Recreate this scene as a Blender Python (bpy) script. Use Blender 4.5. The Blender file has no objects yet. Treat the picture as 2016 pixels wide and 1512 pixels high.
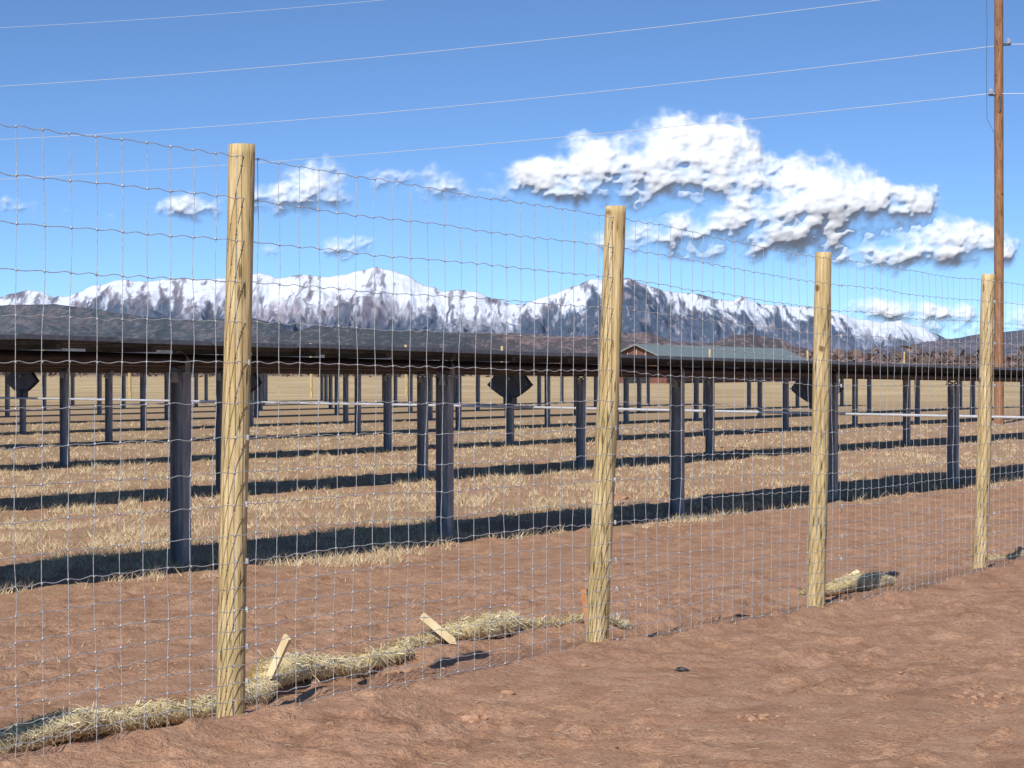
import bpy, math, random
import numpy as np
from mathutils import Vector
random.seed(7); rng=np.random.default_rng(7)
F=4312.0; CX=1008.0; HY=740.0; CAMZ=1.6

# ---------------------------------------------------------------- noise
def _h(ix,iy,seed):
    n=(ix.astype(np.int64)*374761393+iy.astype(np.int64)*668265263+seed*982451653)&0xffffffff
    n=((n^(n>>13))*1274126177)&0xffffffff
    n=(n^(n>>16))&0xffffffff
    return n/4294967295.0
def vn(x,y,seed=0):
    ix=np.floor(x);iy=np.floor(y);fx=x-ix;fy=y-iy
    fx=fx*fx*fx*(fx*(fx*6-15)+10);fy=fy*fy*fy*(fy*(fy*6-15)+10)
    a=_h(ix,iy,seed);b=_h(ix+1,iy,seed);c=_h(ix,iy+1,seed);d=_h(ix+1,iy+1,seed)
    return (a*(1-fx)+b*fx)*(1-fy)+(c*(1-fx)+d*fx)*fy
def fbm(x,y,o=4,seed=0):
    x=np.asarray(x,float);y=np.asarray(y,float)
    s=0;a=0.5;t=0
    for i in range(o):
        s=s+a*vn(x*2**i+i*17.3,y*2**i-i*9.1,seed+i);t+=a;a*=0.5
    return s/t
def ridged(x,y,o=4,seed=0,gain=.5):
    s=0;a=0.5;t=0
    for i in range(o):
        n=1-np.abs(2*vn(x*2**i+i*11.7,y*2**i+i*5.3,seed+i)-1)
        s=s+a*n*n;t+=a;a*=gain
    return s/t
def sst(a,b,x):
    t=np.clip((x-a)/(b-a),0,1);return t*t*(3-2*t)

# ---------------------------------------------------------------- materials
def newmat(name):
    m=bpy.data.materials.new(name);m.use_nodes=True
    nt=m.node_tree
    return m,nt,nt.nodes['Principled BSDF']
def N(nt,t,**kw):
    n=nt.nodes.new(t)
    for k,v in kw.items():
        setattr(n,k,v)
    return n
def ramp(nt,fac,stops):
    r=N(nt,'ShaderNodeValToRGB')
    while len(r.color_ramp.elements)<len(stops): r.color_ramp.elements.new(0.5)
    for e,(p,c) in zip(r.color_ramp.elements,stops):
        e.position=p;e.color=(c[0],c[1],c[2],1)
    nt.links.new(fac,r.inputs[0]);return r.outputs[0]
def noise(nt,vec,scale,detail=4,rough=0.55,dist=0):
    n=N(nt,'ShaderNodeTexNoise');n.inputs['Scale'].default_value=scale
    n.inputs['Detail'].default_value=detail;n.inputs['Roughness'].default_value=rough
    n.inputs['Distortion'].default_value=dist
    if vec is not None: nt.links.new(vec,n.inputs['Vector'])
    return n.outputs[0]
def math_(nt,op,a,b=None,c=None):
    n=N(nt,'ShaderNodeMath',operation=op)
    for i,v in enumerate((a,b,c)):
        if v is None: continue
        if isinstance(v,(int,float)): n.inputs[i].default_value=v
        else: nt.links.new(v,n.inputs[i])
    return n.outputs[0]
def mrange(nt,v,a,b,c=0,d=1,smooth=True):
    n=N(nt,'ShaderNodeMapRange')
    if smooth:n.interpolation_type='SMOOTHSTEP'
    nt.links.new(v,n.inputs[0])
    for i,x in enumerate((a,b,c,d)): n.inputs[i+1].default_value=x
    return n.outputs[0]
def mixc(nt,f,a,b,bt='MIX'):
    n=N(nt,'ShaderNodeMix',data_type='RGBA',blend_type=bt)
    if isinstance(f,(int,float)): n.inputs[0].default_value=f
    else: nt.links.new(f,n.inputs[0])
    for i,v in ((6,a),(7,b)):
        if isinstance(v,tuple): n.inputs[i].default_value=(v[0],v[1],v[2],1)
        else: nt.links.new(v,n.inputs[i])
    return n.outputs[2]
def bump(nt,bsdf,h,strength,dist=0.01):
    b=N(nt,'ShaderNodeBump');b.inputs['Strength'].default_value=strength;b.inputs['Distance'].default_value=dist
    nt.links.new(h,b.inputs['Height']);nt.links.new(b.outputs[0],bsdf.inputs['Normal'])
def simple(name,stops,scale=8,rough=0.7,metal=0.0,bmp=0.0,detail=4,vscale=None,bd=0.01,spec=None):
    m,nt,b=newmat(name)
    tc=N(nt,'ShaderNodeTexCoord');v=tc.outputs['Object']
    if vscale:
        mp=N(nt,'ShaderNodeMapping');mp.inputs['Scale'].default_value=vscale
        nt.links.new(v,mp.inputs[0]);v=mp.outputs[0]
    f=noise(nt,v,scale,detail)
    c=ramp(nt,f,stops);nt.links.new(c,b.inputs['Base Color'])
    b.inputs['Roughness'].default_value=rough;b.inputs['Metallic'].default_value=metal
    if spec is not None:b.inputs['Specular IOR Level'].default_value=spec
    if bmp: bump(nt,b,f,bmp,bd)
    return m
def attrmat(name,attr='Col',rough=0.95,nscale=0,namp=0.2,spec=0.1):
    m,nt,b=newmat(name)
    a=N(nt,'ShaderNodeAttribute');a.attribute_name=attr
    c=a.outputs['Color']
    if nscale:
        g=N(nt,'ShaderNodeNewGeometry')
        n=noise(nt,g.outputs['Position'],nscale,4,0.65)
        k=mrange(nt,n,0.3,0.7,1-namp,1+namp,False)
        vm=N(nt,'ShaderNodeVectorMath',operation='SCALE');nt.links.new(c,vm.inputs[0]);nt.links.new(k,vm.inputs['Scale'])
        c=vm.outputs[0]
    nt.links.new(c,b.inputs['Base Color']);b.inputs['Roughness'].default_value=rough
    b.inputs['Specular IOR Level'].default_value=spec
    return m

# ---------------------------------------------------------------- mesh helpers
COL=bpy.context.scene.collection
def link(o,parent=None):
    COL.objects.link(o)
    if parent: o.parent=parent
    return o
def empty(name):
    e=bpy.data.objects.new(name,None);e.empty_display_size=0.2;return link(e)
def np_mesh(name,V,Q,mats,col=None,smooth=False,parent=None,nper=4,alpha=None):
    me=bpy.data.meshes.new(name)
    V=np.asarray(V,np.float32);Q=np.asarray(Q,np.int32)
    me.vertices.add(len(V));me.vertices.foreach_set('co',V.ravel())
    me.loops.add(Q.size);me.loops.foreach_set('vertex_index',Q.ravel())
    me.polygons.add(len(Q))
    me.polygons.foreach_set('loop_start',np.arange(0,Q.size,nper,dtype=np.int32))
    try: me.polygons.foreach_set('loop_total',np.full(len(Q),nper,np.int32))
    except Exception: pass
    if smooth: me.polygons.foreach_set('use_smooth',np.ones(len(Q),bool))
    me.update(calc_edges=True)
    if col is not None:
        ca=me.color_attributes.new('Col','FLOAT_COLOR','POINT')
        c=np.ones((len(V),4),np.float32);c[:,:3]=col
        if alpha is not None:c[:,3]=alpha
        ca.data.foreach_set('color',c.ravel())
    for m in mats: me.materials.append(m)
    return link(bpy.data.objects.new(name,me),parent)
def gridq(nx,ny):
    i=np.arange(nx-1);j=np.arange(ny-1)
    I,J=np.meshgrid(i,j);a=(J*nx+I).ravel()
    return np.stack([a,a+1,a+nx+1,a+nx],1)
class MB:
    def __init__(s): s.v=[];s.f=[];s.m=[];s.sm=[]
    def add(s,vs,fs,mi=0,sm=False):
        o=len(s.v);s.v.extend([tuple(v) for v in vs])
        for f in fs: s.f.append(tuple(i+o for i in f));s.m.append(mi);s.sm.append(sm)
    def box(s,c,ax,ay,az,hx,hy,hz,mi=0):
        c=Vector(c);ax=Vector(ax)*hx;ay=Vector(ay)*hy;az=Vector(az)*hz
        vs=[c+ax*i+ay*j+az*k for k in(-1,1) for j in(-1,1) for i in(-1,1)]
        s.add(vs,[(0,2,3,1),(4,5,7,6),(0,1,5,4),(2,6,7,3),(0,4,6,2),(1,3,7,5)],mi)
    def tube(s,path,r,n=6,mi=0,caps=True,sm=True):
        P=[Vector(p) for p in path]
        R=r if isinstance(r,(list,tuple,np.ndarray)) else [r]*len(P)
        vs=[]
        for i,p in enumerate(P):
            d=(P[min(i+1,len(P)-1)]-P[max(i-1,0)])
            d=d.normalized() if d.length>1e-9 else Vector((0,0,1))
            u=d.cross(Vector((0,0,1)) if abs(d.z)<0.9 else Vector((0,1,0))).normalized();w=d.cross(u)
            for k in range(n):
                a=2*math.pi*k/n
                vs.append(p+(u*math.cos(a)+w*math.sin(a))*R[i])
        fs=[]
        for i in range(len(P)-1):
            for k in range(n):
                a=i*n+k;b=i*n+(k+1)%n
                fs.append((a,b,b+n,a+n))
        s.add(vs,fs,mi,sm)
        if caps:
            o=(len(P)-1)*n
            s.add(vs[:n],[tuple(range(n))[::-1]],mi);s.add(vs[o:],[tuple(range(n))],mi)
    def obj(s,name,mats,parent=None):
        me=bpy.data.meshes.new(name);me.from_pydata(s.v,[],s.f)
        for m in mats: me.materials.append(m)
        me.polygons.foreach_set('material_index',s.m);me.polygons.foreach_set('use_smooth',s.sm)
        me.update();return link(bpy.data.objects.new(name,me),parent)

# ---------------------------------------------------------------- ground height
GY=[-50,0,6,9.64,12.65,15.7,18.7,22.9,30,34,60,100,150,400,900,2500,20000]
GZ=[.1,.1,.09,.07,.03,-.06,-.08,-.08,-.1,-.07,-.03,.12,.3,1.4,3.5,8,8]
def gbase(y): return np.interp(y,GY,GZ)
FA=np.array([-1.2165,9.64]);FD=np.array([1.756,3.01]);FL=np.linalg.norm(FD);FU=FD/FL;FN=np.array([FU[1],-FU[0]])
def ground_z(x,y):
    x=np.asarray(x,float);y=np.asarray(y,float)
    z=gbase(y)
    near=1-sst(45,75,y)
    d=(x-FA[0])*FN[0]+(y-FA[1])*FN[1]   # + toward camera side
    amp=0.6+0.8*sst(0.45,0.65,fbm(x*.5,y*.5,3,40))
    z=z+near*amp*((fbm(x*.9,y*.9,3,1)-.5)*.07+(fbm(x*3.5,y*3.5,4,5)-.5)*.045+(fbm(x*13,y*13,3,9)-.5)*.032)
    z=z+near*sst(.56,.8,fbm(x*9,y*9,3,19))*.03*sst(.46,.62,fbm(x*1.1,y*1.1,2,60))
    z=z-near*.014*sst(.86,.99,ridged(x*3.2+fbm(x*6,y*6,2,3),y*3.2,2,66))*sst(.4,.6,fbm(x*.8,y*.8,2,68))
    wob=(fbm(x*1.3,y*1.3,2,77)-.5)*.3
    z=z+near*(.045*np.exp(-((d-.05+wob)/.16)**2)-.06*np.exp(-((d+.45+wob)/.2)**2)+.03*np.exp(-((d+.95+wob)/.25)**2))
    al_=(x-FA[0])*FU[0]+(y-FA[1])*FU[1]
    for rr,w in ((1.25,.11),(1.62,.11),(2.7,.13)):
        tr=np.exp(-((d-rr+wob*.4)/w)**2)
        z=z-near*.026*tr*(0.5+0.5*fbm(x,y*1.,2,88))
        z=z+near*.006*tr*np.sin(al_*62+np.sign(d-rr)*1.2)*sst(.4,.55,fbm(x*1.5,y*1.5,2,90))
    return z
def gz(x,y): return float(ground_z(np.array([x]),np.array([y]))[0])

ys=[-40,-20,-8,0,4]
y=5.8
while y<62: ys.append(y);y*=1.0031
while y<26000: ys.append(y);y*=1.06
ys=np.array(ys)
xs=list(np.arange(-5,7,.028));st=.028;x=xs[-1]
while x<22000: st*=1.06;x+=st;xs.append(x)
st=.028;x=-5
while x>-22000: st*=1.06;x-=st;xs.insert(0,x)
xs=np.array(xs)
X,Y=np.meshgrid(xs,ys)
Z=ground_z(X,Y)
gm,nt,b=newmat('soil_and_dry_grass')
geo=N(nt,'ShaderNodeNewGeometry');pos=geo.outputs['Position']
sep=N(nt,'ShaderNodeSeparateXYZ');nt.links.new(pos,sep.inputs[0])
D=math_(nt,'SUBTRACT',math_(nt,'MULTIPLY',sep.outputs[1],.55),math_(nt,'MULTIPLY',sep.outputs[0],.835))
n1=noise(nt,pos,.9,3,.6);n2=noise(nt,pos,4,6,.64);n3=noise(nt,pos,45,4,.75)
dirt=ramp(nt,n2,[(.28,(.29,.152,.09)),(.5,(.46,.262,.165)),(.72,(.58,.365,.245))])
dirt=mixc(nt,mrange(nt,n1,.35,.7,0,.55),dirt,(.51,.30,.19),'MIX')
dirt2=ramp(nt,n3,[(.3,(.62,.6,.58)),(.5,(1,1,1)),(.7,(1.2,1.2,1.2))])
dirt=mixc(nt,1.0,dirt,dirt2,'MULTIPLY')
gr=ramp(nt,n3,[(.25,(.18,.115,.06)),(.5,(.43,.31,.185)),(.72,(.64,.51,.33))])
gr=mixc(nt,mrange(nt,n2,.38,.58,0,.85),gr,(.37,.235,.145))
far=mrange(nt,sep.outputs[1],60,160)
gold=ramp(nt,noise(nt,pos,.09,6,.72),[(.3,(.33,.23,.12)),(.5,(.52,.39,.215)),(.7,(.68,.53,.31))])
gr=mixc(nt,far,gr,gold)
Dn=math_(nt,'ADD',D,math_(nt,'MULTIPLY',math_(nt,'SUBTRACT',n1,.5),3.0))
mask=mrange(nt,Dn,11.6,12.8)
patch=math_(nt,'MULTIPLY',mrange(nt,n2,.40,.54),mrange(nt,D,40,16,.1,.95))
mask=math_(nt,'MULTIPLY',mask,math_(nt,'SUBTRACT',1.0,patch))
c=mixc(nt,mask,dirt,gr)
c=mixc(nt,mrange(nt,sep.outputs[1],330,600),c,(.17,.13,.10))
nt.links.new(c,b.inputs['Base Color']);b.inputs['Roughness'].default_value=1;b.inputs['Specular IOR Level'].default_value=.1
hh=math_(nt,'ADD',math_(nt,'MULTIPLY',n2,.4),math_(nt,'MULTIPLY',n3,.6))
bump(nt,b,hh,1.0,.038)
np_mesh('ground',np.stack([X.ravel(),Y.ravel(),Z.ravel()],1),gridq(len(xs),len(ys)),[gm],smooth=True)

# ---------------------------------------------------------------- mountains
def prof(pts,Yr):
    px=np.array([p[0] for p in pts],float);py=np.array([p[1] for p in pts],float)
    return (px-CX)/F*Yr,(HY-py)/F*Yr
def terrain(name,pts,Yf,Yr,Yb,nx,ny,colfn,mat,spur,px0=-700,px1=2750,pw=1.2,amp=.35,jag=.0,warp=1.,ero=0.):
    PX,PZ=prof(pts,Yr)
    xs=np.linspace((px0-CX)/F*Yr,(px1-CX)/F*Yr,nx)
    ys=np.concatenate([np.linspace(Yf,Yr,ny),np.linspace(Yr,Yb,ny//5)[1:]])
    X,Y=np.meshgrid(xs,ys)
    wx=X+(fbm(X/(spur*1.7),Y/(spur*1.7),3,31)-.5)*spur*1.1*warp*(1-sst(.9,1.,(Y-Yf)/(Yr-Yf)))
    P=np.interp(wx,PX,PZ)
    P=P+jag*(fbm(X/(spur*.12),Y/(spur*.5),4,71)-.5)
    v=(Y-Yf)/(Yr-Yf);vb=np.clip((Yb-Y)/(Yb-Yr),0,1)
    vv=np.where(v<=1,np.clip(v,0,1),vb)
    wr=(fbm(X/(spur*.8),Y/(spur*1.5),3,38)-.5)*spur*.9
    r1=ridged((X+wr+.35*(Y-Yf)*(fbm(X/(spur*3),Y*0,2,3)-.5)*2)/spur,Y/(spur*3.2),5,11,.55)
    r2=ridged((X+wr*.6)/(spur*.33)+.3*Y/spur,Y/(spur*.8),4,23,.6)
    env=4*vv*(1-vv)
    env=np.clip(env*1.3,0,1)
    f=vv**pw
    z=P*f*(1-amp*env*(1-r1)*1.3-amp*.6*env*(1-r2))
    if ero:
        z=z-ero*np.clip(env*2,0,1)*(1-ridged((X+wr)/(spur*.16)+(r1*1.2),Y/(spur*.55),3,29,.6))
    z=z+3
    dzx=np.gradient(z,xs,axis=1)
    dzy=np.gradient(z,ys,axis=0)
    col=colfn(X,Y,z,r1,r2,vv,dzx,dzy)
    return np_mesh(name,np.stack([X.ravel(),Y.ravel(),z.ravel()],1),gridq(nx,len(ys)),[mat],col=col.reshape(-1,3),smooth=True)
M_PTS=[(-700,640),(-450,600),(-200,610),(0,585),(30,578),(60,570),(85,573),(105,586),(140,580),(180,565),(240,553),(300,553),(345,548),(390,551),(430,549),(460,553),(490,541),(515,536),(545,546),(600,543),(645,547),(680,542),(710,532),(735,526),(770,530),(800,541),(825,556),(850,567),(880,573),(900,568),(940,577),(975,587),(1005,599),(1035,597),(1060,589),(1100,574),(1140,561),(1165,551),(1200,555),(1240,550),(1270,560),(1300,573),(1330,576),(1380,581),(1400,586),(1440,592),(1465,583),(1500,600),(1560,603),(1610,606),(1680,625),(1740,635),(1775,630),(1820,648),(1870,668),(1900,676),(2016,684),(2300,670),(2750,660)]
def lerp(a,b,t): return a*(1-t[...,None])+b*t[...,None]
A=lambda *c: np.array(c,float)
def mcol(X,Y,z,r1,r2,vv,dzx,dzy):
    px=X/12000*F+CX
    hn=z/590.
    zz=np.zeros(X.shape+(3,))
    fine=fbm(X/30,Y/110,5,51);mid=fbm(X/240,Y/400,4,61)
    streak=ridged(X/75+Y/600+mid*3,Y/380,4,57,.7)
    tree=fbm(X/16,Y/50,4,91)
    rock=lerp(A(.15,.125,.15)+zz,A(.26,.21,.23)+zz,sst(.3,.7,fine))
    forest=lerp(A(.028,.05,.085)+zz,A(.07,.09,.13)+zz,fine)
    app=z/Y*F                                   # height angle used to place the snow line
    ridge=np.interp(px,[p[0] for p in M_PTS],[(HY-p[1]) for p in M_PTS])
    crest=np.clip(1-app/np.maximum(60,ridge),0,1)
    fz=sst(.74,.42,hn+(mid-.5)*.6-.22*sst(1040,1180,px)*(1-sst(1560,1700,px)))
    base=lerp(rock,forest,np.clip(fz*sst(.32,.50,tree+.10),0,1))
    brown=sst(.36,.16,hn+(mid-.5)*.2)
    base=lerp(base,A(.16,.135,.15)+0*base,brown*.6)
    s=.50-crest*2.9+(.55-r1)*1.0+(.5-streak)*2.2+(fine-.5)*1.8+(mid-.5)*2.2
    s=s-.55*sst(1190,1330,px)*(1-sst(1500,1620,px))+.2*sst(1600,1700,px)*(1-sst(1760,1850,px))-.35*sst(1780,1880,px)-.45*np.clip(dzx,-.5,1)
    snow=sst(-.06,.22,s)*(1-sst(.26,.50,crest+(fine-.5)*.5+(mid-.5)*.4))
    thin=sst(-.5,.1,s)*.35*(1-sst(.3,.6,crest+(tree-.5)*.8))
    snow=np.maximum(snow,thin)
    col=lerp(base,A(.66,.70,.79)+0*base,snow)
    haze=.13+.27*sst(.5,.0,hn)  # aerial haze painted into the vertex colour, stronger on the lower slopes
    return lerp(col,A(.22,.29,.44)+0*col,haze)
mm=attrmat('snow_rock_forest_haze',nscale=.02,namp=.12)
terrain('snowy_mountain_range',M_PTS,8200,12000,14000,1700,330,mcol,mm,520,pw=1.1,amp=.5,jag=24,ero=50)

def hillcol(dark,light,soil,dens,ts,haze=.1):
    def f(X,Y,z,r1,r2,vv,dzx,dzy):
        t=fbm(X/ts,Y/(ts*3),4,131);m=fbm(X/(ts*16),Y/(ts*22),3,141);t2=fbm(X/(ts*.35),Y/(ts*1.2),2,151)
        k=sst(.5-dens*.25,.60-dens*.25,t*.5+t2*.5+(m-.5)*.3)
        a=lerp(A(*soil)*.75+np.zeros(X.shape+(3,)),A(*soil)*1.15+np.zeros(X.shape+(3,)),m)
        g=lerp(A(*dark)+0*a,A(*light)+0*a,t2)
        c=lerp(a,g,k)
        return lerp(c,A(.20,.25,.36)+0*c,np.full(X.shape,haze))  # distance haze painted in: hill colours shifted evenly toward blue
    return f
hm=attrmat('hazed_brushy_hillside',nscale=.08,namp=.25)
L_PTS=[(-700,600),(-300,590),(0,603),(60,602),(110,600),(160,606),(250,621),(350,632),(430,629),(500,627),(545,638),(575,655),(640,672),(800,690),(1200,705),(2750,720)]
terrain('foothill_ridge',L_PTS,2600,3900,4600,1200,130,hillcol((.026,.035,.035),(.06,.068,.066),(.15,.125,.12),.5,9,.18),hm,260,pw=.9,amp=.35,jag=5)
R_PTS=[(-700,735),(1200,728),(1500,702),(1640,690),(1700,692),(1780,684),(1850,672),(1930,660),(2016,650),(2300,628),(2750,640)]
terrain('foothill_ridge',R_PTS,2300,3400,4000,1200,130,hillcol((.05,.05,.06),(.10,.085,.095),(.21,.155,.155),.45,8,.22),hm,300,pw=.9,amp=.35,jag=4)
C_PTS=[(-700,690),(0,682),(300,684),(500,676),(560,661),(620,645),(680,648),(760,656),(850,655),(950,660),(1000,657),(1060,660),(1110,665),(1200,662),(1275,657),(1330,674),(1400,678),(1440,665),(1480,661),(1530,670),(1580,688),(1620,698),(1700,700),(1900,704),(2016,700),(2750,690)]
def ccol(X,Y,z,r1,r2,vv,dzx,dzy):
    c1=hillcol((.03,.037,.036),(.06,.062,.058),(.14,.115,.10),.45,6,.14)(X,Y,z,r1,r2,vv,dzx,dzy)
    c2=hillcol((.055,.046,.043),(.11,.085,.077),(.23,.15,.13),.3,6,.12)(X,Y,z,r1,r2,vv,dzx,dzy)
    px=X/2100*F+CX+(fbm(X/40,Y/90,3,5)-.5)*300
    return lerp(c1,c2,sst(900,1150,px))
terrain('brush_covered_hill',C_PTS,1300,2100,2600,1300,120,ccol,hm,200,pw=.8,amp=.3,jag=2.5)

def clumps(name,n,fn,mat,cf):
    V=[];Q=[];C=[]
    for i in range(n):
        x,y,s=fn();z0=float(gbase(y))
        for k in range(24):
            a=rng.uniform(0,6.28);r=s*rng.uniform(0,.6);h=s*rng.uniform(.0,1.0)
            c=np.array([x+r*math.cos(a),y+r*math.sin(a),z0+h])
            e=rng.normal(size=(2,3));e/=np.linalg.norm(e,axis=1)[:,None];e*=s*rng.uniform(.08,.2)
            o=len(V);V.extend([c-e[0],c-e[1],c+e[0],c+e[1]]);Q.append((o,o+1,o+2,o+3))
            cc=cf(h/s);C.extend([cc]*4)
    np_mesh(name,np.array(V),np.array(Q),[mat],col=np.array(C))
lm=attrmat('distant_foliage')
def tf():
    u=rng.uniform(-.42,.42);y=rng.uniform(380,1000)
    return u*y,y,rng.uniform(1.4,3.6)*(1+.6*(u>.12))
clumps('distant_tree_line',2400,tf,lm,lambda h:A(.12,.10,.09)*(0.5+rng.uniform(0,1))+A(.04,.016,.014)*rng.uniform(0,2))

# ---------------------------------------------------------------- clouds (relief sheets of vapour lit by the sun)
blobs=[(1075,352,80,38,1),(1170,325,85,52,1),(1245,345,115,60,1),(1325,298,92,66,1.1),(1405,300,85,66,1.1),(1455,335,58,55,1),(1330,375,170,32,.9),(1130,386,60,16,.8),
(1500,420,105,36,.8),(1590,372,92,60,1.1),(1650,385,85,52,1),(1710,395,75,40,1),(1785,395,65,28,.9),(1600,430,190,42,1),(1400,458,140,36,.7),(1290,478,105,30,.5),(1550,475,210,36,.75),(1860,485,90,42,.95),(1905,468,55,32,.9),(1770,508,140,24,.65),(1950,500,50,30,.5),
(1735,605,65,26,.65),(1820,618,100,20,.55),(1890,640,90,16,.45),(2080,620,90,40,.9),(2200,500,120,60,1),
(382,412,60,26,.9),(560,385,80,34,.75),(632,352,54,42,.95),(660,392,48,26,.75),(520,395,55,26,.7),
(862,350,48,26,.42),(770,352,45,14,.3),(890,378,50,10,.3),(985,385,34,15,.5),(845,382,45,15,.35),(690,490,65,13,.22),(542,495,30,9,.25),(45,408,36,8,.15),(170,422,30,7,.12),(945,348,26,10,.2),(-250,430,110,50,1)]
gx=np.arange(-420,2400,2.0);gy=np.arange(190,690,2.0)
PXg,PYg=np.meshgrid(gx,gy)
w1=(fbm(PXg/60,PYg/60,4,501)-.5)*44;w2=(fbm(PXg/60,PYg/60,4,511)-.5)*34
qx=PXg+w1;qy=PYg+w2
acc=np.zeros(PXg.shape);accS=np.zeros(PXg.shape)
for bx,by,rx,ry,w_ in blobs:
    r2_=((qx-bx)/rx)**2+((qy-by)/ry)**2
    dd=w_*(1-.7*r2_);acc=acc+np.exp(np.clip(dd,-3,3)*5)*(dd>-2.9)
    accS=accS+.9*w_*np.exp(-r2_*.8)
best=np.log(acc+1e-9)/5
n0=fbm(PXg/38,PYg/34,6,521)
def blur(a,n):
    for _ in range(n):
        a=(a+np.roll(a,1,0)+np.roll(a,-1,0)+np.roll(a,1,1)+np.roll(a,-1,1))/5
    return a
def worley(x,y,seed):
    ix=np.floor(x);iy=np.floor(y);best_=np.full(x.shape,9.)
    for dx in(-1,0,1):
        for dy in(-1,0,1):
            cx=ix+dx;cy=iy+dy
            px_=cx+.15+.7*_h(cx,cy,seed);py_=cy+.15+.7*_h(cx,cy,seed+5)
            best_=np.minimum(best_,(x-px_)**2+(y-py_)**2)
    return best_
dx1=(fbm(PXg/22,PYg/22,3,601)-.5)*18;dy1=(fbm(PXg/22,PYg/22,3,611)-.5)*18
pf=0
for sc_,w_ in ((58,.40),(30,.28),(16,.19),(8,.13)):
    pf=pf+w_*(1-np.clip(worley((PXg+dx1)/sc_,(PYg+dy1)/(sc_*.85),int(700+sc_)),0,1))
edge=(n0-.5)*1.3+(pf-.72)*1.3
dC=np.clip(best,-2,1.5)+edge
al=sst(.05,.95,dC)
al=blur(al,1)*(.74+.26*sst(.5,1.2,dC))
# relief grows gently from the fringe so there is no hard rim
T=blur(np.clip(accS,0,3)**.8*46,10)+blur(pf,2)*34*sst(.0,1.1,dC)+(n0-.5)*22*sst(.1,1.2,dC)
T=blur(T,2)
Yc=20000.;k=Yc/F
Vc=np.stack([(PXg-CX)*k,Yc-T*k*.9,(HY-PYg)*k+CAMZ],-1).reshape(-1,3)
Qc=gridq(len(gx),len(gy))[:,::-1]
am=al.ravel();keep=am[Qc].max(1)>.004;Qc=Qc[keep]
used=np.unique(Qc);mp_=np.zeros(len(Vc),int);mp_[used]=np.arange(len(used))
wisp=sst(.2,1.2,dC).ravel()[used]
colC=lerp(A(.56,.62,.72)+np.zeros((len(used),3)),A(.66,.68,.72)+np.zeros((len(used),3)),wisp)
cm=bpy.data.materials.new('cloud_vapour');cm.use_nodes=True;nt=cm.node_tree;nt.nodes.clear()
o_=N(nt,'ShaderNodeOutputMaterial');at=N(nt,'ShaderNodeAttribute');at.attribute_name='Col'
df=N(nt,'ShaderNodeBsdfDiffuse');nt.links.new(at.outputs['Color'],df.inputs[0])
# multiple scattering inside the vapour evens out the relief
geo=N(nt,'ShaderNodeNewGeometry')
vm=N(nt,'ShaderNodeVectorMath',operation='MULTIPLY_ADD');nt.links.new(geo.outputs['Normal'],vm.inputs[0]);vm.inputs[1].default_value=(.8,.8,.8);vm.inputs[2].default_value=(0,-.28,.06)
vn2=N(nt,'ShaderNodeVectorMath',operation='NORMALIZE');nt.links.new(vm.outputs[0],vn2.inputs[0]);nt.links.new(vn2.outputs[0],df.inputs['Normal'])
tl_=N(nt,'ShaderNodeBsdfTransparent');mx=N(nt,'ShaderNodeMixShader')
nt.links.new(at.outputs['Alpha'],mx.inputs[0]);nt.links.new(tl_.outputs[0],mx.inputs[1]);nt.links.new(df.outputs[0],mx.inputs[2]);nt.links.new(mx.outputs[0],o_.inputs[0])
np_mesh('cumulus_clouds',Vc[used],mp_[Qc],[cm],col=colC,alpha=am[used],smooth=True)

# ---------------------------------------------------------------- shared materials
galv=simple('galvanized_wire',[(.3,(.42,.43,.43)),(.7,(.66,.67,.67))],60,.45,.35,detail=1)
steel=simple('galvanized_steel_post',[(.2,(.14,.145,.15)),(.5,(.25,.255,.26)),(.8,(.46,.46,.46))],5,.5,.3,vscale=(4,4,.7))
def wood(name,c0,c1,c2,sc=1.):
    m,nt,b=newmat(name)
    tc=N(nt,'ShaderNodeTexCoord');mp=N(nt,'ShaderNodeMapping');mp.inputs['Scale'].default_value=(1,1,.06)
    nt.links.new(tc.outputs['Object'],mp.inputs[0])
    g=noise(nt,mp.outputs[0],55*sc,4,.65,.3)
    mp2=N(nt,'ShaderNodeMapping');mp2.inputs['Scale'].default_value=(1,1,.22)
    nt.links.new(tc.outputs['Object'],mp2.inputs[0])
    g2=noise(nt,mp2.outputs[0],14*sc,4,.6)
    c=ramp(nt,g,[(.28,c0),(.5,c1),(.72,c2)])
    c=mixc(nt,mrange(nt,g2,.42,.72,0,.75),c,(c1[0]*.62,c1[1]*.66,c1[2]*.60))
    mp3=N(nt,'ShaderNodeMapping');mp3.inputs['Scale'].default_value=(1,1,.16)
    nt.links.new(tc.outputs['Object'],mp3.inputs[0])
    vo=N(nt,'ShaderNodeTexVoronoi');vo.inputs['Scale'].default_value=38*sc;nt.links.new(mp3.outputs[0],vo.inputs['Vector'])
    go=mrange(nt,vo.outputs['Distance'],.14,.34,1,0)
    go=math_(nt,'MULTIPLY',go,mrange(nt,g2,.44,.58,.0,.9))
    c=mixc(nt,go,c,(c0[0]*.5,c0[1]*.46,c0[2]*.42))
    v2=N(nt,'ShaderNodeTexVoronoi');v2.inputs['Scale'].default_value=4.2*sc;nt.links.new(tc.outputs['Object'],v2.inputs['Vector'])
    kn=mrange(nt,v2.outputs['Distance'],.06,.14,.9,0)
    c=mixc(nt,kn,c,(c0[0]*.45,c0[1]*.38,c0[2]*.35))
    nt.links.new(c,b.inputs['Base Color']);b.inputs['Roughness'].default_value=.8;b.inputs['Specular IOR Level'].default_value=.2
    h=math_(nt,'SUBTRACT',g,math_(nt,'MULTIPLY',go,.8));bump(nt,b,h,.8,.008)
    return m
pine=wood('treated_pine',(.32,.21,.085),(.57,.42,.205),(.76,.63,.39))
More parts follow.
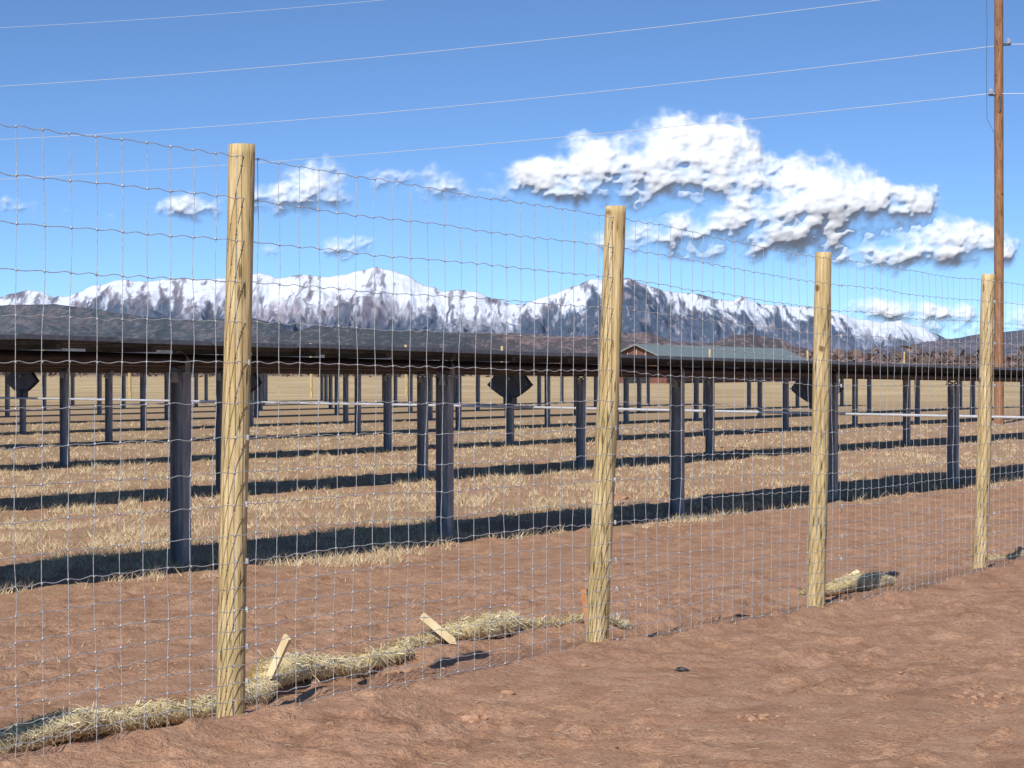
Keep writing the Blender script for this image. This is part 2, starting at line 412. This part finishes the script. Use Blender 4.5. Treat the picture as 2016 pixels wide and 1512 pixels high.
polewood=wood('weathered_pole_wood',(.16,.075,.04),(.30,.155,.085),(.42,.24,.14),.5)

# ---------------------------------------------------------------- fence
fence=empty('woven_wire_fence')
posts={0:((475,285),(453,1425),.060,1.),1:((1211,406),(1175,1275),.062,1),2:((1621,497),(1607,1197),.062,1),3:((1946,540),(1929,1128),.0585,1)}
def post_mesh(name,p0,p1,r,parent,mat,seed,nz=60,n=28):
    V=[]
    p0=np.array(p0);p1=np.array(p1)
    aa=2*np.pi*np.arange(n)/n
    for i in range(nz+1):
        t=i/nz;c=p0*(1-t)+p1*t
        c=c+np.array([math.sin(t*5+seed)*.004,math.cos(t*4+seed*2)*.003,0])
        w=1+.09*(fbm(np.cos(aa)*1.5+seed*9,np.sin(aa)*1.5+t*5,3,seed)-.5)
        rr=r*w*(1.06-.10*t)
        if i==nz: rr=rr*.985
        V.append(np.stack([c[0]+rr*np.cos(aa),c[1]+rr*np.sin(aa),c[2]+0*aa],1))
    V=np.concatenate(V)
    Q=[]
    for i in range(nz):
        for k in range(n):
            a=i*n+k;b2=i*n+(k+1)%n;Q.append((a,b2,b2+n,a+n))
    me=bpy.data.meshes.new(name);Q.append(tuple(range(nz*n,nz*n+n)))
    me.from_pydata([tuple(v) for v in V],[],Q);me.materials.append(mat)
    me.polygons.foreach_set('use_smooth',[True]*(len(Q)-1)+[False]);me.update()
    return link(bpy.data.objects.new(name,me),parent)
for s in range(-1,8):
    P=FA+s*FD
    if s in posts:
        (tx,ty),(bx,by),r,_=posts[s];Yp=P[1]
        top=((tx-CX)/F*Yp,Yp,CAMZ+(HY-ty)/F*Yp);bot=((bx-CX)/F*Yp,Yp,gz(*P)-.12)
    else:
        r=.06;z=gz(*P);top=(P[0]+.02,P[1],z+2.55);bot=(P[0]-.01,P[1],z-.12)
    post_mesh('post_%d'%(s+2),bot,top,r,fence,pine,s+3)
gaps=[3,3,3,3,3,3.5,4,4.5,4.5,5,5.5,6,6,7,7,7,7,7,7]
hs=[0.03]
for g in gaps: hs.append(hs[-1]+g*.0254)
hs=np.array(hs)+(2.47-hs[-1])*np.linspace(0,1,20)
sg=.1524
Ltot=9*FL;nst=int(Ltot/sg)
Ss=-1.6*FL+np.arange(nst)*sg
gb=lambda s:np.interp(s/FL,[-2,-1,0,1,2,3,4,8],[.07,.09,.085,.045,-.045,-.065,-.07,-.09])
def fp(s,h):
    s=np.asarray(s,float);h=np.asarray(h,float)
    out=(.072+(fbm(s*.45,h*.5,2,200)-.4)*.05+(fbm(s*3,h*3,2,210)-.5)*.012)
    tt=s/FL;ph=np.abs(tt-np.round(tt));pinch=np.clip(ph*5,0,1)
    out=.066*(1-pinch)+out*pinch
    al=s+(fbm(s*.9,h*1.1,3,220)-.5)*.07
    zz=gb(s)+h+(fbm(s*1.2,h*1.5,3,230)-.5)*.035-.012*np.sin(np.pi*(tt-np.floor(tt)))*(h/2.4)
    x=FA[0]+al*FU[0]+out*FN[0];y=FA[1]+al*FU[1]+out*FN[1]
    return np.stack([x,y,zz],-1)
def np_tubes(paths,r,n=4):
    Vs=[];Qs=[];o=0
    for P in paths:
        d=np.gradient(P,axis=0);d/=np.linalg.norm(d,axis=1)[:,None]+1e-9
        ref=np.where(np.abs(d[:,2:3])<.8,np.array([[0,0,1.]]),np.array([[1.,0,0]]))
        u=np.cross(d,ref);u/=np.linalg.norm(u,axis=1)[:,None];w=np.cross(d,u)
        a=2*np.pi*np.arange(n)/n
        V=P[:,None,:]+r*(u[:,None,:]*np.cos(a)[None,:,None]+w[:,None,:]*np.sin(a)[None,:,None])
        m=len(P);I,K=np.meshgrid(np.arange(m-1),np.arange(n),indexing='ij')
        A_=I*n+K;B_=I*n+(K+1)%n
        Qs.append(np.stack([A_,B_,B_+n,A_+n],-1).reshape(-1,4)+o);Vs.append(V.reshape(-1,3));o+=m*n
    return np.concatenate(Vs),np.concatenate(Qs)
paths=[]
for j,h in enumerate(hs):
    s=np.arange(Ss[0],Ss[-1],sg/8)
    cr=.0035*np.sin((s-Ss[0])/sg*2*np.pi+j)+.0015*np.sin((s-Ss[0])/sg*7)
    P=fp(s,np.full_like(s,h));P[:,2]+=cr;paths.append(P)
V1,Q1=np_tubes(paths,.0018)
paths=[]
for i,s in enumerate(Ss):
    hh=np.concatenate([[ -.02-rng.uniform(0,.03)],np.linspace(.03,hs[-1],44)])
    hh=np.sort(hh)
    P=fp(np.full_like(hh,s),hh)
    dx=(fbm(hh*6,np.full_like(hh,i*3.7),2,300)-.5)*.016
    P[:,0]+=dx*FU[0];P[:,1]+=dx*FU[1];
    P[0,:2]+=rng.normal(size=2)*.012;paths.append(P)
V2,Q2=np_tubes(paths,.0015)
SS,HH=np.meshgrid(Ss,hs);K=fp(SS.ravel(),HH.ravel())
octv=np.array([[1,0,0],[-1,0,0],[0,1,0],[0,-1,0],[0,0,1.2],[0,0,-1.2]])*.0064
VK=(K[:,None,:]+octv[None]).reshape(-1,3)
of=np.array([(0,2,4),(2,1,4),(1,3,4),(3,0,4),(2,0,5),(1,2,5),(3,1,5),(0,3,5)])
QK=(of[None]+6*np.arange(len(K))[:,None,None]).reshape(-1,3)
np_mesh('line_wires',V1,Q1,[galv],parent=fence,smooth=True)
np_mesh('stay_wires',V2,Q2,[galv],parent=fence,smooth=True)
np_mesh('wire_knots',VK,QK,[galv],parent=fence,nper=3)
stp=MB()
for s in range(-1,8):
    for h in hs[::2]:
        p=fp(np.array([s*FL]),np.array([h]))[0]
        stp.box(p,(FU[0],FU[1],0),(FN[0],FN[1],0),(0,0,1),.004,.006,.012)
stp.obj('staples',[galv],fence)

# ---------------------------------------------------------------- solar rows
ET=Vector((.55,.8352,0));EP=Vector((-.8352,.55,0));UZ=Vector((0,0,1))
def rp(t,D,z=0): return ET*t+EP*D+UZ*z
def ztop_(t,D): return float(np.interp(t,[0,10,36,60,100,200],[1.94,1.92,1.69,1.67,1.67,1.7])+np.interp(D,[13,21,29,45,77],[0,.08,.15,.22,.32]))
frame_m=simple('aluminium_frame',[(.3,(.11,.115,.12)),(.7,(.18,.185,.195))],20,.45,.5,detail=1)
glass_m=simple('photovoltaic_glass',[(.4,(.012,.016,.03)),(.6,(.02,.026,.045))],3,.12,detail=1)
back_m=simple('panel_backsheet',[(.3,(.009,.008,.009)),(.7,(.018,.015,.016))],6,.6,detail=1,spec=.2)
tube_m=simple('torque_tube_steel',[(.3,(.024,.016,.016)),(.5,(.045,.027,.025)),(.8,(.08,.055,.05))],3,.5,.2,vscale=(1,1,4))
plate_m=simple('dark_gear_plate',[(.3,(.06,.065,.07)),(.7,(.11,.115,.12))],6,.55,.3)
bear_m=simple('bearing_housing',[(.3,(.35,.30,.24)),(.7,(.5,.45,.38))],20,.6,.1)
def ibeam(mb,t,D,z0,z1,mi):
    c=rp(t,D,(z0+z1)/2);h=(z1-z0)/2
    mb.box(c+EP*.073,ET,EP,UZ,.052,.004,h,mi);mb.box(c-EP*.073,ET,EP,UZ,.052,.004,h,mi)
    mb.box(c,ET,EP,UZ,.0035,.069,h,mi)
rowD=[13,20.7,28.7,37,45,53,61,69,77]
for ri,Dr in enumerate(rowD):
    ztop=lambda t:ztop_(t,Dr)
    row=empty('solar_panel_row')
    tp=MB();pn=MB();tb=MB();br=MB()
    if ri==0: ts=[1.2,5.6,10,14.45,18.5,23.4,27.8,32.2,36.9,41.6,46.2,50.8,55.5,60,64.6,69]
    else: ts=[43.5+4.9*k for k in range(-8,12)]
    t0=ts[0]-1.8;t1=ts[-1]+1.8
    for t in ts:
        g=float(gbase((rp(t,Dr)).y));zt=ztop(t)
        plate=abs(t-43.5)<.2 and ri>0
        jt=rng.normal()*.012
        ibeam(tp,t+jt,Dr,g-.2,zt-.25,0)
        zc=zt-.15
        br.box(rp(t,Dr,zt-.255),ET,EP,UZ,.06,.10,.008,0)
        for sgn in(-1,1): br.box(rp(t,Dr+sgn*.085,zt-.20),ET,EP,UZ,.03,.007,.055,0)
        ring=[rp(t,Dr,zc)+EP*(.085*math.cos(a))+UZ*(.085*math.sin(a)) for a in np.linspace(0,2*math.pi,17)]
        br.tube(ring,.014,5,0,False)
        br.tube([rp(t-.09,Dr-.02,zt-.25),rp(t-.09,Dr-.02,zt-.34)],[.022,.045],8,1)
        if plate:
            for off in(-.06,.06):
                top=zt-.08
                prof_=[(-.62,-.36),(-.56,-.31),(-.40,-.12),(-.30,0),(.30,0),(.40,-.12),(.56,-.31),(.62,-.36),(.5,-.46),(.25,-.62),(.12,-.68),(-.12,-.68),(-.25,-.62),(-.5,-.46)]
                n=len(prof_)
                a=[rp(t+off-.006,Dr,top)+EP*(-p[0])+UZ*p[1] for p in prof_];b_=[rp(t+off+.006,Dr,top)+EP*(-p[0])+UZ*p[1] for p in prof_]
                fs=[tuple(range(n))[::-1],tuple(range(n,2*n))]+[(i,(i+1)%n,(i+1)%n+n,i+n) for i in range(n)]
                br.add(a+b_,fs,2)
            for hx,hz in((-.5,-.36),(.5,-.36),(-.40,-.44),(.40,-.44),(-.33,-.22),(.33,-.22),(-.25,-.52),(.25,-.52)):
                c=rp(t-.068,Dr,zt-.08)-EP*hx+UZ*hz
                br.tube([c,c-ET*.006],.024,10,4)
            br.box(rp(t,Dr,zt-.80),ET,EP,UZ,.10,.13,.10,2)
            br.tube([rp(t-.14,Dr,zt-.78),rp(t+.14,Dr,zt-.78)],.09,12,2)
            br.box(rp(t,Dr,zt-.40),ET,EP,UZ,.045,.09,.34,2)
    tl=np.arange(t0,t1,2.)
    tb.tube([rp(t,Dr,ztop(t)-.145) for t in tl],.055,8,0)
    t=t0
    det=ri<3
    while t<t1-1.1:
        tc=t+.55;z=ztop(tc);sl=(ztop(t+1.1)-ztop(t))/1.1
        ax=(ET+UZ*sl).normalized()
        hw=1.04;jz=rng.normal()*.003
        zc=z+jz
        if det:
            for sgn in(-1,1):
                pn.box(rp(tc,Dr+sgn*(hw-.015),zc-.0175),ax,EP,UZ,.535,.015,.0175,0)
                pn.box(rp(tc+sgn*.525,Dr,zc-.0175+sgn*.525*sl),ax,EP,UZ,.01,hw-.03,.0175,0)
            pn.box(rp(tc,Dr,zc-.006),ax,EP,UZ,.515,hw-.03,.003,1)
            pn.box(rp(tc,Dr,zc-.014),ax,EP,UZ,.515,hw-.03,.003,2)
            br.box(rp(t,Dr,z-.06),ET,EP,UZ,.03,.38,.022,2)
            br.box(rp(tc,Dr+.25,zc-.03),ET,EP,UZ,.06,.05,.012,2)
        else:
            pn.box(rp(tc,Dr,zc-.0175),ax,EP,UZ,.535,hw,.0175,0)
            pn.box(rp(tc,Dr,zc+.003),ax,EP,UZ,.52,hw-.02,.003,1)
            pn.box(rp(tc,Dr,zc-.038),ax,EP,UZ,.52,hw-.02,.003,2)
        t+=1.1
    tp.obj('support_posts',[steel],row);tb.obj('torque_tube',[tube_m],row)
    pn.obj('panels',[frame_m,glass_m,back_m],row);br.obj('bearings_and_brackets',[steel,bear_m,plate_m,back_m,frame_m],row)
ds=MB()
line=[rp(43.35,D_,float(np.interp(D_,[8,13,20,30,45,80],[.68,.72,.78,.88,.98,1.1]))) for D_ in np.linspace(12,77,40)]
ds.tube(line,.03,8,0)
ds.obj('tracker_drive_shaft',[simple('bright_pipe',[(.3,(.6,.61,.62)),(.7,(.75,.76,.77))],10,.35,.4)])

# ---------------------------------------------------------------- far fence
ff=empty('woven_wire_fence');tops=[]
k=0
for px in (-330,-90,85,256,430,613,800,988,1190,1397,1590,1780,1965,2140,2320):
    u=(px-CX)/F;Yp=84/(.55-.835*u);x=u*Yp
    z=float(gbase(Yp));k+=1
    post_mesh('post_%d'%k,(x,Yp,z-.1),(x+rng.normal()*.03,Yp,z+3.35),.085,ff,pine,k+20,6,10)
    tops.append((x,Yp,z))
fm=MB()
for h in (.3,.6,.9,1.3,1.7,2.2,2.9):
    fm.tube([(x,y-.1,z+h) for x,y,z in tops],.003,3,0,False)
fm.obj('line_wires',[galv],ff)

# ---------------------------------------------------------------- utility pole + lines
up=empty('utility_pole')
PY=72.;PXw=(1967-CX)/F*PY;g=float(gbase(PY))
post_mesh('pole',(PXw+.0,PY,g-.3),(PXw-.03,PY,g+16.5),.15,up,polewood,5,80,20)
def pz(yp): return CAMZ+(HY-yp)/F*PY
hw=MB()
def insul(x,z,side):
    hw.box((x+side*.16,PY-.05,z),(1,0,0),(0,1,0),(0,0,1),.16,.03,.03,0)
    for q in range(4): hw.tube([(x+side*(.24+.0),PY-.05,z+.03+q*.04),(x+side*.24,PY-.05,z+.055+q*.04)],[.075,.045],10,1)
    hw.tube([(x+side*.05,PY-.05,z-.03),(x+side*.28,PY-.05,z-.03)],.02,6,0)
insul(PXw+.05,pz(88),1);insul(PXw-.05,pz(187),-1);insul(PXw+.05,pz(-32),1);insul(PXw-.05,pz(-115),-1)
hw.box((PXw,PY-.17,pz(205)),(1,0,0),(0,1,0),(0,0,1),.02,.02,.22,0)
hw.obj('insulators_and_brackets',[plate_m,simple('porcelain',[(.4,(.5,.5,.52)),(.6,(.65,.65,.68))],10,.3)],up)
dl=MB()
dl.tube([((x-CX)/F*PY,PY-.2,pz(y)) for x,y in((1938,-100),(1940,60),(1939,130),(1940,235),(1955,265),(1962,330))],.008,5,0)
dl.obj('down_lead',[plate_m],up)
lm2=simple('power_cable',[(.3,(.6,.61,.63)),(.7,(.78,.79,.8))],30,.45,.2,detail=1)
pl=empty('power_line')
def wire(name,pts,x0,r=.011):
    Pp=np.array([PXw+x0,PY]);dd=np.array([-80.,62.])
    T=[];Zs=[]
    for px,py in pts:
        u=(px-CX)/F
        t=(u*Pp[1]-Pp[0])/(dd[0]-u*dd[1]);Yw=Pp[1]+t*dd[1]
        T.append(t);Zs.append(CAMZ+(HY-py)/F*Yw)
    co=np.polyfit(T,Zs,2)
    path=[]
    for t in np.linspace(0,1.,60):
        path.append((Pp[0]+t*dd[0],Pp[1]+t*dd[1],np.polyval(co,t)))
    z0=path[0][2]
    back=[(Pp[0]+q*70,Pp[1]-q*20,z0-6*q*(1-q)*0.35-q*.4) for q in np.linspace(1,.05,16)]
    m=MB();m.tube(back+path,r,5,0);m.obj(name,[lm2],pl)
wire('cable_1',[(0,353),(1000,280),(1945,185)],-.3)
wire('cable_2',[(0,275),(1000,199),(1965,90)],.3)
wire('cable_3',[(0,170),(870,100),(1735,0)],.3)
wire('cable_4',[(0,55),(400,30),(760,0)],-.3,.008)

# ---------------------------------------------------------------- barn
barn=empty('barn')
bd=Vector((.47,.883,0));bp=Vector((.883,-.47,0));B0=Vector((14.0,250,0));BL=47;hwid=4.0;ez=3.45;rz=5.25;bg=.5
wallm=simple('red_brown_barn_siding',[(.3,(.12,.045,.03)),(.7,(.2,.08,.05))],3,.8,vscale=(1,1,.2))
roofm=simple('green_grey_metal_roof',[(.3,(.22,.27,.25)),(.7,(.30,.35,.33))],1.5,.45,.2)
darkm=simple('dark_opening',[(.3,(.02,.02,.02)),(.7,(.03,.03,.03))],3,.9)
trim=simple('pale_trim',[(.3,(.4,.33,.26)),(.7,(.5,.42,.34))],3,.8)
w=MB()
def q(al,ac,z): return B0+bd*al+bp*ac+UZ*z
pent=lambda al:[q(al,-hwid+.3,bg-1),q(al,hwid-.3,bg-1),q(al,hwid-.3,ez-.05),q(al,0,rz-.18),q(al,-hwid+.3,ez-.05)]
v=pent(.6)+pent(BL-.6)
w.add(v,[(0,1,2,3,4),(9,8,7,6,5),(1,6,7,2),(0,4,9,5)],0)
w.obj('walls',[wallm],barn)
r=MB()
for sg_ in(-1,1):
    vs=[q(0,0,rz),q(BL,0,rz),q(BL,sg_*(hwid+.5),ez-.2),q(0,sg_*(hwid+.5),ez-.2)]
    vs+=[p-UZ*.12 for p in vs]
    r.add(vs,[(0,1,2,3),(7,6,5,4),(0,3,7,4),(1,5,6,2),(3,2,6,7)],0)
    for al in np.arange(.6,BL,.9):
        r.add([q(al,sg_*.05,rz+.02),q(al+.06,sg_*.05,rz+.02),q(al+.06,sg_*(hwid+.5),ez-.16),q(al,sg_*(hwid+.5),ez-.16)],[(0,1,2,3)],0)
r.obj('roof',[roofm],barn)
o=MB()
for al in np.arange(2,BL-2,2.4):
    o.box(q(al+.7,hwid-.27,ez-.65),bd,bp,UZ,.75,.03,.38,0)
o.box(q(.56,0,1.9),bp,bd,UZ,1.5,.03,1.4,0)
for sx in(-2.2,-1.1,0,1.1,2.2): o.box(q(.5,sx,ez+.15+.35*(1-abs(sx)/2.2)),bp,bd,UZ,.05,.04,.3+.35*(1-abs(sx)/2.2),1)
o.box(q(.48,0,ez-.1),bp,bd,UZ,hwid-.3,.04,.08,1)
o.obj('windows_and_trim',[darkm,trim],barn)

# ---------------------------------------------------------------- straw wattle
strawm=attrmat('straw',rough=.85,spec=.15)
def wattle(name,pts,rad,dens=1300,flat=.75):
    pts=np.array(pts);seg=np.linalg.norm(np.diff(pts[:,:2],axis=0),axis=1);cum=np.concatenate([[0],np.cumsum(seg)])
    n=max(8,int(cum[-1]/.04));s=np.linspace(0,cum[-1],n)
    cx=np.interp(s,cum,pts[:,0])+(fbm(s*1.5,s*0,3,5)-.5)*.16;cy=np.interp(s,cum,pts[:,1])
    R=np.interp(s,cum,pts[:,2])*rad*(.55+.9*fbm(s*2.6,s*0+4,3,8))
    R*=np.clip(np.minimum(s,cum[-1]-s)/.12,.15,1)
    cz=ground_z(cx,cy)+R*flat*.7
    K=18;V=[]
    th=2*np.pi*np.arange(K)/K
    ux=FN[0];uy=FN[1]
    for i in range(n):
        w_=1+.6*(fbm(np.cos(th)*2+s[i]*9,np.sin(th)*2+s[i]*5,3,15)-.5)
        rr=R[i]*w_
        V.append(np.stack([cx[i]+rr*np.cos(th)*ux,cy[i]+rr*np.cos(th)*uy,cz[i]+rr*flat*np.sin(th)],1))
    V=np.concatenate(V);Q=[]
    for i in range(n-1):
        for k in range(K): a=i*K+k;b_=i*K+(k+1)%K;Q.append((a,b_,b_+K,a+K))
    cc=lerp(A(.46,.36,.18)+0*V,A(.70,.59,.34)+0*V,fbm(V[:,0]*40,V[:,1]*40+V[:,2]*60,3,3))
    nf=int(cum[-1]*dens);ii=rng.integers(0,n-1,nf);t=rng.uniform(-.6,np.pi+.6,nf)
    base=np.stack([cx[ii]+R[ii]*np.cos(t)*ux,cy[ii]+R[ii]*np.cos(t)*uy,cz[ii]+R[ii]*flat*np.sin(t)],1)
    base+=rng.normal(size=(nf,3))*.009
    nor=np.stack([np.cos(t)*ux,np.cos(t)*uy,np.sin(t)],1)
    tan=rng.normal(size=(nf,3))+np.array([FU[0],FU[1],0])*rng.choice([-1,1],nf)[:,None]*.8
    tan-=nor*(tan*nor).sum(1)[:,None]*.85;tan/=np.linalg.norm(tan,axis=1)[:,None]
    L=rng.uniform(.012,.05,nf)[:,None];W=np.cross(tan,nor);W/=np.linalg.norm(W,axis=1)[:,None]+1e-6;W*=.0022
    base=base+nor*.004
    FV=np.stack([base-tan*L-W,base+tan*L-W,base+tan*L+W,base-tan*L+W],1).reshape(-1,3)
    br_=rng.uniform(0,1,nf)**.8
    fc=lerp(A(.50,.37,.17)+np.zeros((nf,3)),A(.93,.82,.54)+np.zeros((nf,3)),br_)
    FQ=np.arange(nf*4).reshape(-1,4)+len(V)
    np_mesh(name,np.concatenate([V,FV]),np.concatenate([np.array(Q),FQ]),[strawm],col=np.concatenate([cc,np.repeat(fc,4,axis=0)]))
wattle('straw_wattle',[(-2.9,7.7,1),(-2.2,9.0,.9),(-1.75,9.75,.8),(-1.38,10.3,.8),(-1.22,10.9,.95),(-.98,11.5,1.0),(-.68,12.0,.8),(-.55,12.3,.3),(-.42,12.6,.6),(-.26,12.9,1.25),(-.08,13.3,1.5),(.02,13.5,.6),(.25,13.75,.3),(.5,13.95,.35),(.75,14.3,.4)],.078)
wattle('straw_wattle',[(2.25,16.9,.3),(2.55,17.3,.8),(2.8,17.6,1.2),(2.98,17.9,.9),(3.1,18.2,.3)],.08,1500)
wattle('straw_wattle',[(4.3,20.4,.3),(4.9,20.8,.7),(5.8,22.3,.8)],.075,1300)

lath=simple('pale_lath',[(.3,(.66,.50,.27)),(.7,(.85,.72,.46))],14,.75,vscale=(1,1,.3))
def stake(p0,p1,wd,th,name='wooden_stake',mat=None):
    p0=Vector(p0);p1=Vector(p1);d=(p1-p0);L=d.length;d.normalize()
    sd=d.cross(Vector((-.3,-.8,.5))).normalized();nn=d.cross(sd)
    m=MB()
    a=[p0+sd*wd*i+nn*th*j for i,j in((-1,-1),(1,-1),(1,1),(-1,1))]
    b_=[p1+sd*wd*i+nn*th*j for i,j in((-1,-1),(1,-1),(1,1),(-1,1))]
    tip=[p0-d*.03+nn*th*j for j in(-1,1)]
    m.add(a+b_+tip,[(4,5,6,7),(0,1,5,4),(1,2,6,5),(2,3,7,6),(3,0,4,7),(0,8,1),(2,9,3),(0,3,9,8),(1,8,9,2)],0)
    m.obj(name,[mat or lath])
def W(px,py,Y_): return ((px-CX)/F*Y_,Y_,CAMZ+(HY-py)/F*Y_)
stake(W(532,1330,10.85),W(566,1254,10.75),.022,.008)
stake(W(890,1262,12.55),W(830,1212,12.5),.022,.008)
stake(W(1158,1225,13.5),W(1150,1160,13.5),.018,.018,mat=simple('orange_brown_stake',[(.3,(.4,.16,.06)),(.7,(.5,.24,.1))],20,.8))
stake(W(1665,1140,17.5),W(1690,1125,17.6),.018,.008)

# ---------------------------------------------------------------- dry grass
def blades(name,n,yr,ur,hmin,hmax,dmin,wid,seed,tuft=5,cond=None,cset=((.36,.26,.15),(.78,.65,.43))):
    r=np.random.default_rng(seed)
    iy=r.uniform(1/yr[1],1/yr[0],n);Yb=1/iy;u=r.uniform(ur[0],ur[1],n);Xb=u*Yb
    Dd=.55*Yb-.835*Xb
    edge=dmin+(fbm(Xb*.9,Yb*.9,3,44)-.5)*2.6
    cl=fbm(Xb*2.0,Yb*2.0,4,47)
    k=(Dd>edge)&(cl>.50+.09*r.uniform(-1,1,n)+.035*sst(22,13.5,Dd))
    if cond is not None:k=cond(Xb,Yb,Dd,r)
    Xb=Xb[k];Yb=Yb[k];cl=cl[k];m=len(Xb)
    Xb=np.repeat(Xb,tuft)+r.normal(size=m*tuft)*.035;Yb=np.repeat(Yb,tuft)+r.normal(size=m*tuft)*.035;cl=np.repeat(cl,tuft)
    m=len(Xb);Zb=ground_z(Xb,Yb)-.008
    H=r.uniform(hmin,hmax,m)*(.5+1.*cl);W_=wid*(Yb/20)**.8
    a=r.uniform(0,np.pi,m);lean=r.normal(size=(m,2))*.75
    B=np.stack([Xb,Yb,Zb],1);wv=np.stack([np.cos(a)*W_,np.sin(a)*W_*.5,0*a],1)
    T=B+np.stack([lean[:,0]*H,lean[:,1]*H,H],1)
    V=np.stack([B-wv,B+wv,T],1).reshape(-1,3)
    cc=lerp(A(*cset[0])+np.zeros((m,3)),A(*cset[1])+np.zeros((m,3)),r.uniform(0,1,m)**1.2)
    np_mesh(name,V,np.arange(m*3).reshape(-1,3),[strawm],col=np.repeat(cc,3,axis=0),nper=3)
blades('dry_grass',78000,(14.5,75),(-.34,.34),.035,.10,12.3,.0038,3)
def c2(X_,Y_,D_,r): return (D_>6.)&(D_<12.5)&(fbm(X_*.7,Y_*.7,3,147)>.52)&(r.uniform(0,1,len(X_))<.30*sst(5,12,D_)+.03)
blades('scattered_straw',16000,(9.5,30),(-.3,.3),.015,.04,0,.0035,9,3,c2)
m=MB()
for i in range(380):
    Y_=1/rng.uniform(1/22,1/7.5);X_=rng.uniform(-.27,.3)*Y_;z=gz(X_,Y_)+.004
    a=rng.uniform(0,6.28);L=rng.uniform(.02,.10);d=Vector((math.cos(a),math.sin(a),rng.normal()*.1))
    m.tube([Vector((X_,Y_,z)),Vector((X_,Y_,z+.003))+d*L*.5,Vector((X_,Y_,z))+d*L],.0014,3,0,False)
m.obj('loose_straw',[simple('straw_bits',[(.3,(.42,.30,.17)),(.7,(.66,.53,.33))],6,.9)])

clodm=simple('soil_clod',[(.25,(.24,.13,.08)),(.5,(.39,.225,.142)),(.75,(.50,.315,.21))],30,1,bmp=.8,spec=.1)
def clods(name,items,mat):
    m=MB();import bmesh
    bm=bmesh.new();bmesh.ops.create_icosphere(bm,subdivisions=2,radius=1)
    bv=np.array([v.co[:] for v in bm.verts]);bf=[[v.index for v in f.verts] for f in bm.faces];bm.free()
    for (x,y,s,fl) in items:
        a=rng.uniform(0,50)
        d=1+1.2*(fbm(bv[:,0]*1.6+a,bv[:,1]*1.6+bv[:,2]*1.3+a,3,int(a))-.5)
        sc=np.array([rng.uniform(.8,1.4),rng.uniform(.7,1.2),fl])
        V=bv*d[:,None]*s*sc+np.array([x,y,gz(x,y)+s*fl*.15])
        m.add(V,bf,0,False)
    m.obj(name,[mat])
it=[]
for i in range(900):
    Y_=1/rng.uniform(1/22,1/7.6);X_=rng.uniform(-.27,.28)*Y_
    it.append((X_,Y_,min(.018,.003+rng.exponential(.003)),rng.uniform(.4,.7)))
def gp(px,py):
    Y_=F*1.53/(py-HY)
    for _ in range(4): Y_=F*(CAMZ-gz((px-CX)/F*Y_,Y_))/(py-HY)
    return (px-CX)/F*Y_,Y_
for px,py,s in((935,1418,.042),(1000,1366,.025),(1480,1418,.025),(1505,1412,.018),(1225,985,.12),(1350,975,.1),(1210,990,.09)):
    x,y=gp(px,py);it.append((x,y,s*1.0,.6))
for i in range(34):
    x,y=gp(1945+rng.normal()*35,1380+rng.normal()*14);it.append((x,y,rng.uniform(.006,.02),.6))
for i in range(14):
    x,y=gp(1495+rng.normal()*25,1415+rng.normal()*5);it.append((x,y,rng.uniform(.005,.014),.6))
clods('soil_clods',it,clodm)
x,y=gp(1345,1322)
m=MB()
rub=simple('black_rubber',[(.4,(.02,.022,.026)),(.6,(.05,.052,.058))],20,.5)
pts=[(x-.045+.010*i,y+.01*math.sin(i),gz(x,y)+.008+.006*math.sin(i*.5)) for i in range(9)]
m.tube(pts,[.003,.008,.011,.013,.013,.011,.010,.007,.003],8,0)
m.obj('rubber_scrap',[rub])

# ---------------------------------------------------------------- light
S=Vector((-.33,-.944,0)).normalized();el=math.radians(40)
sv=Vector((S.x*math.cos(el),S.y*math.cos(el),math.sin(el)))
sd=bpy.data.lights.new('sun','SUN');sd.energy=5.0;sd.angle=math.radians(.53);sd.color=(1,.95,.86)
so=link(bpy.data.objects.new('sun',sd));so.rotation_euler=(-sv).to_track_quat('-Z','Y').to_euler()

wd=bpy.data.worlds.new('World');bpy.context.scene.world=wd;wd.use_nodes=True
nt=wd.node_tree;nt.nodes.clear()
out=N(nt,'ShaderNodeOutputWorld')
tc=N(nt,'ShaderNodeTexCoord');dirv=tc.outputs['Generated']
sp=N(nt,'ShaderNodeSeparateXYZ');nt.links.new(dirv,sp.inputs[0])
sky=N(nt,'ShaderNodeTexSky',sky_type='NISHITA');sky.sun_disc=False
sky.sun_elevation=el;sky.sun_rotation=math.atan2(sv.x,sv.y);sky.altitude=2100;sky.air_density=1.0;sky.dust_density=.3;sky.ozone_density=2.6
cb=N(nt,'ShaderNodeCombineXYZ');nt.links.new(sp.outputs[0],cb.inputs[0]);nt.links.new(sp.outputs[1],cb.inputs[1])
nt.links.new(math_(nt,'ADD',math_(nt,'MULTIPLY',sp.outputs[2],1.8),.03),cb.inputs[2])
vn_=N(nt,'ShaderNodeVectorMath',operation='NORMALIZE');nt.links.new(cb.outputs[0],vn_.inputs[0]);nt.links.new(vn_.outputs[0],sky.inputs[0])
tint=mixc(nt,1.0,sky.outputs[0],(.95,1.18,1.40),'MULTIPLY')
bg=N(nt,'ShaderNodeBackground');nt.links.new(tint,bg.inputs[0]);bg.inputs[1].default_value=.108
nt.links.new(bg.outputs[0],out.inputs[0])

# ---------------------------------------------------------------- camera
cd=bpy.data.cameras.new('camera');cd.sensor_width=36;cd.lens=36*F/2016;cd.clip_end=60000;cd.clip_start=.1
co=link(bpy.data.objects.new('camera',cd));co.location=(0,0,CAMZ);co.rotation_euler=(math.radians(90)-16/F,0,0)
sc=bpy.context.scene;sc.camera=co
sc.view_settings.view_transform='Standard';sc.view_settings.look='None';sc.view_settings.exposure=0
